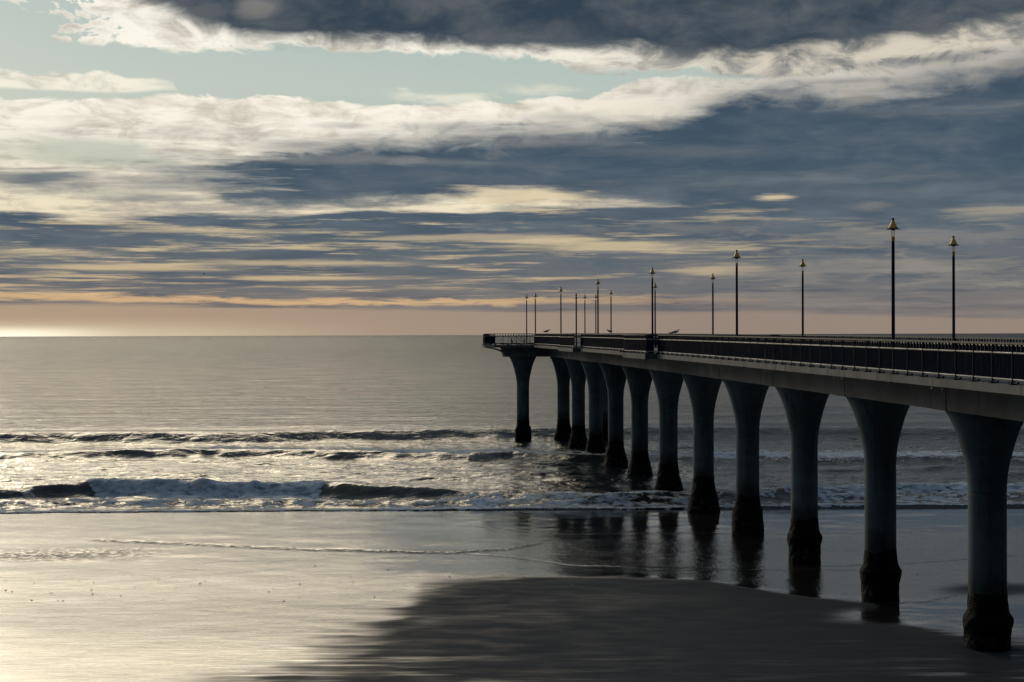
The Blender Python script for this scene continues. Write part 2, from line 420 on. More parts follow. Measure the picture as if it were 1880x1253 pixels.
# ------------------------------------------------------------------ sand
def sand_material():
    m, g, b = material('wet_sand')
    P = X(g, g.n('ShaderNodeNewGeometry').outputs['Position'])
    x, y, z = g.sep(P)
    damp = g.attr('damp'); rip = g.attr('ripple'); dark = g.attr('dark')
    fine = g.noise(P, 6.0, 6, 0.6)
    streak = g.noise(g.xyz(x*0.35, y*5.0, 0), 1.0, 5, 0.6)
    blot = g.noise(g.xyz(x*0.5, y*0.9, 3), 1.0, 4, 0.5)
    specks = g.smooth(g.noise(g.xyz(x*3.0, y*3.0, 0), 1.3, 2, 0.5), 0.74, 0.79)
    d2 = g.m('ADD', damp, (streak-0.5)*0.45*g.smooth(damp, 0.0, 0.5)*g.smooth(damp, 1.0, 0.6), clamp=True)
    base = g.mix(d2, (0.014, 0.013, 0.012), g.mix(streak, (0.027, 0.030, 0.033), (0.050, 0.053, 0.057)))
    base = g.mix(g.smooth(fine, 0.35, 0.75)*0.5, base, (0.024, 0.022, 0.020))
    base = g.mix(dark, base, (0.03, 0.028, 0.026))
    base = g.mix(specks*0.8, base, (0.02, 0.018, 0.015))
    g.put(b.inputs['Base Color'], base)
    ds = g.m('MULTIPLY', dark, g.smooth(g.noise(g.xyz(x*2.5, y*1.6, 2), 1.0, 4, 0.7), 0.42, 0.55), clamp=True)
    rough = g.mix(d2, g.smooth(streak, 0.3, 0.75, 0.20, 0.34)*g.smooth(g.attr('mirror'), 0.0, 1.0, 1.0, 0.13), g.smooth(streak*0.5+blot*0.5, 0.35, 0.62, 0.46, 0.74))
    g.put(b.inputs['Roughness'], rough)
    g.put(b.inputs['Specular IOR Level'], g.smooth(d2, 0.1, 0.9, 0.80, 0.06))
    b.inputs['IOR'].default_value = 2.1
    # ripples of the thin film of water; sand streaks lower down
    r1 = g.noise(g.xyz(x*2.6, y*1.35, 0), 1.0, 4, 0.6, 0.4)
    r2 = g.noise(g.xyz(x*1.0, y*7.0, 5), 1.0, 4, 0.6)
    grit = g.noise(g.xyz(x*9.0, y*9.0, 1), 1.0, 3, 0.6)
    hgt = r1*rip*0.032+grit*(0.003+rip*0.010)+(streak*0.009+r2*0.006)*(1-g.attr('mirror')*0.93)+fine*d2*0.02
    g.put(b.inputs['Normal'], g.bump(hgt+dark*-0.03, 1.0, 1.0))
    df = g.n('ShaderNodeBsdfDiffuse'); g.put(df.inputs[0], g.mix(streak, (0.030, 0.034, 0.040), (0.064, 0.071, 0.080)))
    mx = g.n('ShaderNodeMixShader'); g.put(mx.inputs[0], (ds*0.85).mx(g.smooth(d2, 0.05, 1.0)*g.smooth(blot*0.6+streak*0.4, 0.38, 0.6, 0.68, 0.84)))
    g.nt.links.new(b.outputs[0], mx.inputs[1]); g.nt.links.new(df.outputs[0], mx.inputs[2])
    g.nt.links.new(mx.outputs[0], g.nt.nodes['Material Output'].inputs[0])
    return m

def lerp(xs, pts):
    pts = sorted(pts); return np.interp(xs, [p[0] for p in pts], [p[1] for p in pts])
EDGE = [(-400,1500),(0,1420),(250,1330),(350,1285),(450,1262),(600,1205),(690,1163),(735,1130),(752,1108),(775,1086),(810,1072),(900,1062),(1000,1058),(1150,1062),(1300,1070),(1400,1085),(1500,1101),(1600,1112),(1650,1138),(1700,1166),(1760,1182),(1880,1192),(2300,1200)]
def sand_fields(Xw, Yw):
    Ys = np.maximum(Yw, 25.0)
    p, q = topx(Xw, Ys)
    p = np.clip(p, -1500, 4000)
    n = fbm(Xw*0.35, Ys*0.5, 5); n2 = fbm(Xw*0.12+5, Ys*1.6, 4)
    soft = lerp(p, [(-400,60),(450,85),(700,70),(760,48),(850,26),(1000,9),(1150,5),(1300,4),(1600,5),(1700,14),(2300,20)])
    e = lerp(p, EDGE)
    damp = sst(-1, 1, (q-e)/soft+n*0.7+n2*lerp(p, [(0,.55),(700,.5),(800,.2),(1600,.2),(1750,.8)]))
    bar = np.exp(-(((p-1830)/110)**2+((q-1084)/14)**2)**1.5)*0.85        # low sandbar behind the nearest column
    bar2 = np.exp(-(((p-1620)/90)**2+((q-1172)/9)**2)**1.5)*0.7
    pool = np.exp(-(((p-1650)/125)**2+((q-1138)/22)**2)**2)*1.1
    sn = fbm(Xw*0.35+7, Ys*2.6, 3)+0.6*fbm(Xw*0.25, Ys*1.1+4, 3)
    damp = damp-np.clip(sn*1.15, 0, 1)*sst(1150, 1245, q)*lerp(p, [(0,.6),(700,.55),(1300,.35),(1500,.6),(1880,.8)])
    damp = damp-0.22*sst(0.1, 0.6, fbm(Xw*0.22+3, Ys*0.22, 3))*damp
    damp = np.clip(np.maximum(damp, np.maximum(bar, bar2))-pool*(q > 1118)*0.8, 0, 1)
    lowwet = sst(1190, 1253, q)*sst(1500, 1880, p)*0.0
    # ripple where the thin backwash lies
    line = lerp(p, [(0,1034),(400,1040),(800,1046),(1000,1050),(1200,1056),(1400,1075),(1500,1093),(1650,1100),(1880,1110)])
    rip = sst(6, -6, q-line+n*5)*0.55
    rip = rip*sst(962, 996, q+n*6)*(0.75+0.5*n)
    rip = rip+0.25*sst(900, 1300, p)*sst(6, -6, q-line)*sst(985, 1000, q)
    patch = np.exp(-(((p-60)/150)**2+((q-1020)/11)**2)**1.2)+0.7*np.exp(-(((p-230)/70)**2+((q-1014)/8)**2))
    rip = np.clip(rip+patch*(0.6+n), 0, 1.4)
    # swash edge lines
    dark = np.zeros_like(p)
    def ln(pts, w, k, x0, x1):
        yy = lerp(p, pts)+n*1.6+fbm(Xw*1.5, Xw*0+2, 3)*0.8
        return k*np.exp(-((q-yy)/w)**2)*sst(x0-20, x0+30, p)*sst(x1+30, x1-30, p)
    dark += ln([(180,993),(350,1000),(550,1009),(820,1015),(930,1010),(1020,992)], 2.4, 1.0, 170, 1000)
    dark += ln([(820,1015),(940,1024),(1050,1040),(1400,1048)], 1.2, 0.5, 800, 1350)
    dark += ln([(860,966),(940,974),(1030,981),(1200,978),(1450,981),(1880,972)], 1.0, 0.45, 850, 2000)
    dark += ln([(1500,1040),(1650,1036),(1790,1026),(1880,1020)], 1.0, 0.6, 1480, 2000)
    dark += ln([(1180,1050),(1500,1046),(1880,1052)], 1.2, 0.4, 1180, 1600)
    dark += ln([(1500,1101),(1600,1110),(1700,1108),(1760,1094),(1880,1096)], 1.4, 0.7, 1400, 1780)
    dark = np.clip(dark, 0, 1)+patch*0.8
    return damp, rip, np.clip(dark, 0, 1), n
NC = 620
ys = []
v = 1500.0
Yrows = [-6000, -2500, -900, -350, -120, -30, 5, 15, 22]
v = F*H/28.0
near = []
while F*H/v < 112:
    near.append(F*H/v); v -= 2.2 if v > 660 else 1.25
Yrows = np.array(Yrows+near+[116, 130, 160, 220, 400, 900, 3000, 12000, 60000], float)
c = fan_cols(NC)
Ym = np.repeat(Yrows[:, None], len(c), 1)
Xm = c[None, :]*np.maximum(np.abs(Ym), 60.0)
Xm = np.where(Ym < 22, c[None, :]*np.maximum(60.0, np.abs(Ym)), c[None, :]*np.maximum(Ym, 22)*1.0)
damp, rip, dark, nn = sand_fields(Xm, Ym)
_p, _q = topx(Xm, np.maximum(Ym, 25.0))
MIR = np.clip(sst(1075, 1040, _q)*lerp(_p, [(0,.25),(650,.35),(900,1)])+sst(1000, 1250, _p)*sst(1500, 1300, _q), 0, 1)
Zm = nn*0.02*(Ym < 104)+damp*0.035*(Ym < 104)
Zm = Zm-np.clip((Ym-104.0)*0.06, 0, 8.0)+0.24*sst(72, 57, Ym)
# scoured hollows round columns are filled later by pools
sand = grid_mesh('sand_beach', Xm, Ym, Zm, sand_material(), {'damp': damp, 'ripple': rip, 'dark': dark, 'mirror': MIR})
tag(sand, kind='structure', label='wet reflective sand with a darker damp bank at right')

# ------------------------------------------------------------------ sea
def sea_material():
    m, g, b = material('sea_water')
    P = X(g, g.n('ShaderNodeNewGeometry').outputs['Position'])
    x, y, z = g.sep(P)
    foam = g.attr('foam'); green = g.attr('green')
    fn = g.noise(g.xyz(x*1.6, y*1.9, z*2.5), 1.0, 7, 0.62, 0.5)
    fn2 = g.noise(g.xyz(x*0.35, y*0.8, 9), 1.0, 5, 0.6, 0.8)
    ff = g.smooth(fn*0.6+fn2*0.4, 0.70-foam*0.42, 0.78-foam*0.42)*g.smooth(foam, 0.02, 0.2)
    water = g.mix(green, (0.012, 0.017, 0.018), (0.055, 0.060, 0.022))
    foamc = g.mix(g.smooth(fn, 0.3, 0.6), (0.17, 0.225, 0.28), (0.52, 0.58, 0.64))
    g.put(b.inputs['Base Color'], g.mix(ff, water, foamc))
    far = g.smooth(y, 150.0, 1500.0)
    g.put(b.inputs['Roughness'], g.mix(ff, g.smooth(far, 0, 1, 0.10, 0.2), 0.8))
    g.put(b.inputs['Specular IOR Level'], g.mix(ff, 0.5, 0.15))
    b.inputs['IOR'].default_value = 1.333
    n1 = g.noise(g.xyz(x*0.9, y*0.9, 0), 1.0, 5, 0.62, 0.3)
    n2 = g.noise(g.xyz(x*0.06, y*0.17, 3), 1.0, 5, 0.6, 0.2)
    n3 = g.noise(g.xyz(x*0.010, y*0.035, 6), 1.0, 4, 0.6)
    near = g.smooth(y, 400.0, 130.0)
    h = n1*(near*0.05+0.09+g.smooth(y, 180.0, 500.0)*0.05)+n2*(0.40+far*0.5)+n3*far*3.0
    n4 = g.noise(g.xyz(x*0.045, y*0.30, 12), 1.0, 4, 0.6)
    h = h+n4*g.smooth(y, 150.0, 260.0)*0.35
    h = h+ff*fn*0.25
    g.put(b.inputs['Normal'], g.bump(h, 1.0, 1.0))
    # self-shadowing of the chop put into the colour: dark diffuse, stronger with distance
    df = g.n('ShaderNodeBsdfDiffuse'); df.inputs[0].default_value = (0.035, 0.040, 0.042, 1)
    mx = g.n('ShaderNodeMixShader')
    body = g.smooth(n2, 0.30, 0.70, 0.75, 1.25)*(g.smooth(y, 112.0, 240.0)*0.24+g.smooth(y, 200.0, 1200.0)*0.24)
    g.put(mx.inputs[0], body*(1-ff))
    g.nt.links.new(b.outputs[0], mx.inputs[1]); g.nt.links.new(df.outputs[0], mx.inputs[2])
    g.nt.links.new(mx.outputs[0], g.nt.nodes['Material Output'].inputs[0])
    return m

def Yof(y, h): return F*(H-h)/(y-HZ)
def sea_fields(Xw, Yw):
    p, q = topx(Xw, Yw)
    p = np.clip(p, -3000, 5000)
    n = fbm(Xw*0.10, Yw*0.16, 4); nf = fbm(Xw*0.8, Yw*1.1, 4); wob = fbm(Xw*0.045+3, Yw*0+1.7, 4)
    wob2 = fbm(Xw*0.5+3, Yw*0+5.7, 3)
    z = np.zeros_like(Xw); foam = np.zeros_like(Xw); green = np.zeros_like(Xw)
    def ridge(ypts, h, hx, wf, wb, wobk=0.6, steep=2.0):
        # ypts: photograph y of the crest against x ; hx: height factor against x
        hh = h*lerp(p, hx)
        yc = lerp(p, ypts)+ROLL*(p-940)
        Yc = F*(H-h)/(yc-HZ)+wob*wobk+wob2*0.25
        d = Yw-Yc
        prof = np.where(d < 0, np.exp(-np.abs(d/wf)**steep), np.exp(-(d/wb)**2))
        return hh*prof, d
    # distant swell line (its shore side dark)
    r, d = ridge([(-200,802),(0,802),(120,799),(450,801),(600,796),(760,794),(940,791),(1300,788),(1880,790)], 0.85, [(0,1.35),(300,1.35),(700,1.3),(1400,1.2),(1880,1.15)], 2.7, 8, 0.9)
    z += r; foam = np.maximum(foam, 0.42*np.exp(-((d+4.6)/1.8)**2)*(0.6+n))
    r, d = ridge([(-200,786),(1880,776)], 0.22, [(0,.6),(500,1),(1880,1)], 3.0, 8, 2.0); z += r
    for yy, hh, seed in [(765,.20,1),(748,.18,2),(730,.2,3),(712,.22,4),(697,.22,5),(684,.22,6),(672,.25,7),(660,.28,8),(650,.3,9)]:
        Yc = F*H/(yy-HZ); L = Yc*0.045
        ph = fbm(Xw/(Yc*0.35)+seed*7, Xw*0+seed, 3)*L*1.2
        am = hh*(0.55+0.6*fbm(Xw/(Yc*0.2)+seed*3, Xw*0+seed*2.2, 2))
        d = Yw-Yc-ph
        z += am*np.where(d < 0, np.exp(-(d/(L*0.25))**2), np.exp(-(d/(L*0.5))**2))
    # second line, foam on its back, dark ragged face
    r, d = ridge([(-200,834),(0,834),(200,831),(450,828),(650,832),(860,834),(940,828),(1100,836),(1300,838),(1500,838),(1880,838)], 0.60, [(0,1.1),(200,1.2),(500,1.25),(880,1.1),(1000,.75),(1300,.9),(1880,.9)], 1.7, 7, 0.8)
    z += r
    fb = np.exp(-(np.clip(d-0.3, 0, 99)/16.0)**2)*sst(-0.5, 0.6, d)
    foam = np.maximum(foam, fb*lerp(p, [(0,.5),(300,.65),(420,.9),(800,.95),(950,.7),(1100,.55),(1300,.95),(1880,1.0)]))
    right = sst(1220, 1320, p)
    foam = np.maximum(foam, right*0.85*np.exp(-(((d-1)/3.0)**2)))
    # scattered mounds between the breakers
    for (x0, y0, rx, h, wf, wb) in [(330,872,110,.50,2.0,4.5),(560,866,120,.22,1.2,3.5),(900,868,170,.30,1.4,4),(1130,878,90,.25,1.2,3),(200,858,120,.16,1,2.5),(420,848,150,.18,1,3),
                                     (700,852,130,.16,1,2.5),(60,850,90,.18,1,2.5),(1560,862,150,.22,1.1,3),(1860,868,60,.38,1.3,3),(1750,859,110,.25,1.1,3),(1030,853,120,.15,1,2.5)]:
        Y0 = F*(H-h)/(y0+ROLL*(x0-940)-HZ); X0 = (x0-940)/F*Y0; d = Yw-Y0-wob2*0.4-((Xw-X0)*0.03)
        z += h*np.exp(-((Xw-X0)/(rx/F*Y0))**2)*np.where(d < 0, np.exp(-(d/wf)**2), np.exp(-(d/wb)**2))
    # main breaker
    hx = [(-200,.75),(0,.80),(120,.90),(180,1.08),(400,1.0),(590,1.0),(620,1.02),(700,.85),(850,.66),(1000,.5),(1150,.45),(1300,.5),(1500,.6),(1620,.75),(1750,.8),(1880,.7)]
    r, d = ridge([(-200,896),(0,893),(170,886),(600,890),(850,896),(1100,902),(1300,898),(1500,893),(1650,886),(1880,886)], 0.86, hx, 1.25, 4.0, 0.25, 2.6)
    z += r
    tube = sst(160, 196, p+nf*14+(Yw-113)*9)*sst(612, 588, p+nf*16-(Yw-113)*6)
    face = sst(-3.6, -2.9, d)*sst(1.0, 0.2, d)
    foam = np.maximum(foam, tube*face*1.1)
    z += tube*face*(nf*0.24+0.10*n)*sst(-3.4, -1.5, d)+tube*face*0.05
    patchy = sst(1200, 1300, p)*np.exp(-((d+0.8)/3.2)**2)*(0.78+0.4*n+0.25*nf)
    foam = np.maximum(foam, patchy)
    foam = np.maximum(foam, np.exp(-(((p-50)/22)**2))*np.exp(-((d+1.3)/1.2)**2)*0.6)
    foam = np.maximum(foam, sst(640, 900, p)*sst(1300, 1100, p)*np.exp(-((d+1.3)/1.6)**2)*(0.35+0.4*nf))
    green = sst(585, 612, p)*sst(730, 640, p)*sst(-2.4, -0.6, d)*sst(0.6, 0.0, d)
    green = np.maximum(green, sst(500, 560, p)*sst(740, 640, p)*0.8*np.exp(-((d+.5)/.5)**2))
    # shore break
    r, d2 = ridge([(-200,921),(0,922),(500,922),(900,921),(1250,918),(1500,912),(1880,910)], 0.30, [(0,1),(1880,1)], 1.0, 2.6, 0.8)
    z += r*(1+0.6*nf)
    sh = 104.0+wob*0.8+wob2*0.35-0.0*p
    ysh = lerp(p, [(-200,943),(0,943),(250,942),(500,939),(760,937),(1000,934),(1250,934),(1500,931),(1880,929)])+ROLL*(p-940)
    sh = F*H/(ysh-HZ)+wob*1.0+wob2*0.25
    swash = sst(0.0, 0.5, Yw-sh)*sst(7.5, 3.5, Yw-sh)
    foam = np.maximum(foam, swash*(0.64+0.34*nf+0.22*n))
    foam = np.maximum(foam, sst(0, .15, Yw-sh)*sst(1.0, .5, Yw-sh)*0.75)
    # loose foam streaks in the trough
    zone = sst(840, 850, q)*sst(900, 880, q)
    foam = np.maximum(foam, zone*np.clip(0.20+0.45*n, 0, 0.6))
    # chop
    a = sst(105, 112, Yw)*(0.10*sst(190, 150, Yw)+0.07*sst(700, 200, Yw))
    z += a*(fbm(Xw*0.45, Yw*0.75, 4)+0.6*fbm(Xw*0.15+9, Yw*0.4, 3))
    # the water thins out to nothing at the shoreline
    edge = sst(0.0, 2.6, Yw-sh)
    z = z*(0.25+0.75*edge)+np.where(Yw < sh, -0.25, 0.03+0.05*sst(0, .5, Yw-sh))
    return z, np.clip(foam, 0, 1), green
v = F*H/101.5; rows = []
while v > 150: rows.append(F*H/v); v -= 0.55
while v > 20: rows.append(F*H/v); v -= 0.9
while v > 0.6: rows.append(F*H/v); v *= 0.9
rows.append(90000.0)
rows = np.array(rows)
c = fan_cols(900)
Ym = np.repeat(rows[:, None], len(c), 1); Xm = c[None, :]*Ym
Zm, foam, green = sea_fields(Xm, Ym)
Zm = Zm*sst(2500, 1200, Ym)+0.03*(Ym > 1200)
sea = grid_mesh('sea_water', Xm, Ym, Zm, sea_material(), {'foam': foam, 'green': green})
tag(sea, kind='structure', label='grey sea with breaking waves and foam')
# open water further out on both sides comes with the fan's outer columns

# ------------------------------------------------------------------ pier
B = 11.61; ANG = math.atan(287/F)
P0 = Vector((B*(5679-287*4.9)/F, 4.9*B, 0)); LEN = B/math.cos(ANG)     # true span length
rz = ANG                                                           # pier's local y runs seaward
def capz(t): return H-0.25+0.063*t-0.0027*t*t
def deckz(t): return capz(t)-1.22
M_conc = concrete('pier_concrete', (0.118, 0.120, 0.120))
M_col = concrete('column_concrete', (0.105, 0.140, 0.150), 0.9, True)
M_navy = simple('navy_paint', (0.008, 0.018, 0.046), 0.75, 0, 0.35, 2.5, rust=0.4); M_navy.node_tree.nodes['Principled BSDF'].inputs['Specular IOR Level'].default_value = 0.12
M_rail = simple('pale_rail', (0.40, 0.37, 0.33), 0.6, 0.0, 0.25, 1.5)
M_wood = simple('weathered_timber', (0.20, 0.17, 0.13), 0.75, 0, 0.4, 4.0, bump=0.3)
M_ochre = simple('ochre_paint', (0.70, 0.37, 0.03), 0.45, 0, 0.2, 6.0)
M_edge = concrete('deck_edge_concrete', (0.145, 0.143, 0.134), 1.0)
M_slate = concrete('lookout_concrete', (0.10, 0.115, 0.115), 0.4)
M_dark = simple('dark_metal', (0.03, 0.03, 0.035), 0.5, 0.2, 0.3, 6.0)
M_asph = simple('deck_surface', (0.12, 0.115, 0.11), 0.9, 0, 0.3, 0.8, bump=0.3)

def mussels():
    m, g, b = material('mussel_crust')
    P = X(g, g.n('ShaderNodeNewGeometry').outputs['Position'])
    x, y, z = g.sep(P)
    vo = g.n('ShaderNodeTexVoronoi'); g.put(vo.inputs['Vector'], P); vo.inputs['Scale'].default_value = 16
    n = g.noise(P, 3.5, 6, 0.65)
    pale = g.smooth(n, 0.52, 0.66)*g.smooth(z, 1.15, 0.45)*g.smooth(z, 0.05, 0.4)
    c = g.mix(n, (0.003, 0.003, 0.004), (0.011, 0.012, 0.012))
    c = g.mix(pale*0.7, c, (0.13, 0.125, 0.105))
    g.put(b.inputs['Base Color'], c); b.inputs['Roughness'].default_value = 0.75
    b.inputs['Specular IOR Level'].default_value = 0.1
    g.put(b.inputs['Normal'], g.bump(X(g, vo.outputs['Distance'])+n, 0.9, 0.06))
    return m
M_mus = mussels()

pier = empty('concrete_pier', P0, rz)
tag(pier, 'long concrete pier on flared columns reaching out over the breakers', 'pier')
T0, T1 = -2.0, 10.0
def L(t): return t*LEN
WD = 3.38

# deck slab, made in one sweep along the pier
mb = MB(); prev = None
sec = [(-WD-0.10,-0.27), (WD+0.10,-0.27), (WD+0.10,0.0), (-WD-0.10,0.0)]
ts = np.arange(T0, 9.9, 0.25).tolist()+[9.9]
rings = [[(w, L(t), deckz(t)+z) for w, z in sec] for t in ts]
vs = [p for r in rings for p in r]; fs = []
for i in range(len(ts)-1):
    for k in range(4):
        a = i*4+k; b_ = i*4+(k+1) % 4; fs.append((a, a+4, b_+4, b_))
fs += [(0,1,2,3), tuple(len(vs)-4+k for k in (3,2,1,0))]
mb.poly(vs, fs); mb.build('deck_slab', M_edge, pier)
# walking surface
mb = MB()
for i in range(len(ts)-1):
    a, b_ = ts[i], ts[i+1]
    mb.hexa([(-WD+.3,L(a),deckz(a)+.002),(WD-.3,L(a),deckz(a)+.002),(WD-.3,L(b_),deckz(b_)+.002),(-WD+.3,L(b_),deckz(b_)+.002),
             (-WD+.3,L(a),deckz(a)+.02),(WD-.3,L(a),deckz(a)+.02),(WD-.3,L(b_),deckz(b_)+.02),(-WD+.3,L(b_),deckz(b_)+.02)])
mb.build('deck_surface', M_asph, pier)

WB = 1.8
def beam_bottom(t): return deckz(t)-0.27-1.0
def span_beam(t0, t1, wb, name, grow=0.0, taper=0.0):
    a, b_ = L(t0), L(t1); za, zb = deckz(t0)-.27, deckz(t1)-.27
    ha, hb = beam_bottom(t0)-grow, beam_bottom(t1)-grow
    mb = MB()
    mb.hexa([(-wb,a+taper,ha),(wb,a+taper,ha),(wb,b_-taper,hb),(-wb,b_-taper,hb),
             (-wb-.06,a-taper,za),(wb+.06,a-taper,za),(wb+.06,b_+taper,zb),(-wb-.06,b_+taper,zb)])
    return mb.build(name, M_conc, pier, bevel=0.012)
HS = 0.065
for k in range(-1, 10):
    span_beam(k+HS+0.002, k+1-HS-0.002, WB, 'beam')
for k in range(-1, 11):
    o = span_beam(k-HS, k+HS, WB+0.01, 'crosshead', 0.012, 0.05)
    for s_ in (-1, 1):                     # form tie holes
        for dt in (-0.045, 0.045):
            mb = MB(); mb.tube([(s_*(WB+0.03), L(k+dt), deckz(k)-0.52), (s_*(WB+0.068), L(k+dt), deckz(k)-0.52)], 0.055, 10)
            mb.build('tie_plug', M_dark, o)
# dark scuppers under the slab edge
for k in range(0, 10):
    for s_ in (-1, 1):
        mb = MB(); mb.tube([(s_*(WB+.03), L(k+0.42), deckz(k+.42)-0.42), (s_*(WB+.16), L(k+0.42), deckz(k+.42)-0.42)], 0.06, 12)
        mb.build('drain_pipe', M_dark, pier)

# columns
PROF = [(2.82,1.50),(3.1,1.33),(3.5,1.14),(3.8,1.035),(4.1,0.945),(4.4,0.865),(4.69,0.79),(5.08,0.72),(5.4,0.69),(5.72,0.68)]
def column_mesh(zt, name, par, loc):
    mb = MB(); prof = [(0.68, -1.2), (0.675, 3.0), (0.675, 4.6)]
    zj = 5.88
    prof += [(0.675, zj-0.03), (0.655, zj-0.02), (0.655, zj+0.02), (0.68, zj+0.03)]
    d0 = PROF[0][0]; zfl = zt
    for d, r in reversed(PROF[:-1]):
        zz = zj+0.03+(zt-zj-0.03)*(PROF[-1][0]-d)/(PROF[-1][0]-d0)
        prof.append((r, zz))
    # smooth it
    mb.lathe(prof, (0,0,0), 40)
    o = mb.build(name, M_col, par, smooth=35); o.location = loc
    # vertical formwork seam
    return o
def crust(par, kind, seed):
    # kind: 0 near, tidal collar; 1 wide flared foot
    rs = np.random.RandomState(seed)
    n = 56; zs = np.linspace(-0.6, 2.6, 46); vs = []; fs = []
    th = np.arange(n)*2*math.pi/n
    ztop = 2.15+0.25*np.interp(th, np.linspace(0, 2*math.pi, 9), np.r_[rs.rand(8), 0][[0,1,2,3,4,5,6,7,0]])
    if kind == 0: P_ = [(-0.6,.80),(0.2,.80),(0.75,.80),(0.95,.84),(1.15,.87),(1.35,.88),(1.5,.80),(1.62,.735),(2.0,.70),(2.6,.665)]
    elif kind == 1: P_ = [(-0.6,.93),(0.0,.93),(0.5,.93),(1.1,.90),(1.45,.84),(1.7,.72),(2.0,.70),(2.6,.665)]
    else: P_ = [(-0.6,1.12),(0.0,1.10),(0.4,1.04),(0.9,.93),(1.4,.80),(1.8,.72),(2.2,.70),(2.6,.665)]
    for i, z in enumerate(zs):
        f = i/(len(zs)-1)
        r0 = np.interp(z, [p[0] for p in P_], [p[1] for p in P_])
        lump = fbm(np.cos(th)*3.2+seed*3+5+z*0.7, np.sin(th)*3.2+z*3.3+seed, 4)
        r = r0+lump*np.interp(z, [-.6, 1.6, 2.0, 2.6], [.055, .06, .03, .012])
        # ragged upper rim
        rim = ztop+0.10*fbm(np.cos(th)*5+seed, np.sin(th)*5+9, 3)
        r = np.where(z > rim, 0.660, np.maximum(r, 0.687))
        for k in range(n): vs.append((r[k]*math.cos(th[k]), r[k]*math.sin(th[k]), z))
    for i in range(len(zs)-1):
        for k in range(n):
            a = i*n+k; b_ = i*n+(k+1) % n; fs.append((a, b_, b_+n, a+n))
    mb = MB(); mb.poly(vs, fs); return mb.build('mussel_crust', M_mus, par, smooth=50)
KIND = {-1:0, 0:0, 1:0, 2:0, 3:1, 4:2, 5:2, 6:2, 7:2, 8:1, 9:2, 10:2}
for k in range(-1, 11):
    o = column_mesh(beam_bottom(k)-0.012, 'column', pier, (0, L(k), 0))
    crust(o, KIND[k], k+20)
for s_ in (-1, 1):
    o = column_mesh(beam_bottom(10)-0.012, 'column', pier, (s_*4.45, L(10)+0.1, 0))
    crust(o, 1, 50+s_)

# head: crossbeam and platform
zd = deckz(10)
mb = MB()
mb.hexa([(-6.55,L(10)-1.3,beam_bottom(10)-.012),(6.55,L(10)-1.3,beam_bottom(10)-.012),(6.55,L(10)+1.3,beam_bottom(10)-.012),(-6.55,L(10)+1.3,beam_bottom(10)-.012),
         (-6.85,L(10)-1.3,zd-.274),(6.85,L(10)-1.3,zd-.274),(6.85,L(10)+1.3,zd-.274),(-6.85,L(10)+1.3,zd-.274)])
mb.build('head_crossbeam', M_conc, pier, bevel=0.015)
HY = L(10)
HEADP = [(-7.75,HY-1.7),(7.75,HY-1.7),(8.65,HY+0.6),(8.65,HY+3.4),(7.75,HY+5.6),(-7.75,HY+5.6),(-8.65,HY+3.4),(-8.65,HY+0.6)]
mb = MB(); mb.prism(HEADP, zd-0.27, zd+0.004); mb.build('head_platform', M_conc, pier)
for s_ in (-1, 1):           # curved brackets under the platform ends
    for yy in (HY-1.2, HY+1.2):
        pts = [(s_*(6.75+1.7*i/8), yy, zd-0.30-0.42*(1-i/8)**2) for i in range(9)]
        mb = MB(); mb.tube(pts, 0.06, 8); mb.build('platform_bracket', M_dark, pier, smooth=40)

# lookout bays on the south side (towards the camera)
def bay_poly(t0, t1, p, ch):
    return [(-WD-.1, L(t0)), (-WD-.1, L(t1)), (-WD-p, L(t1)-ch), (-WD-p, L(t0)+ch)]
BAYS = [(3.82, 4.55, 0.75, 0.12), (6.80, 7.62, 0.6, 0.12)]
for t0, t1, p, ch in BAYS:
    tm = (t0+t1)/2
    mb = MB(); pl = [(-WD-.105, L(t0)-.1), (-WD-.105, L(t1)+.1), (-WD-p-.12, L(t1)-ch+.1), (-WD-p-.12, L(t0)+ch-.1)]
    mb.prism(pl[::-1], deckz(tm)-0.34, deckz(tm)+0.004); mb.build('lookout_platform', M_slate, pier)

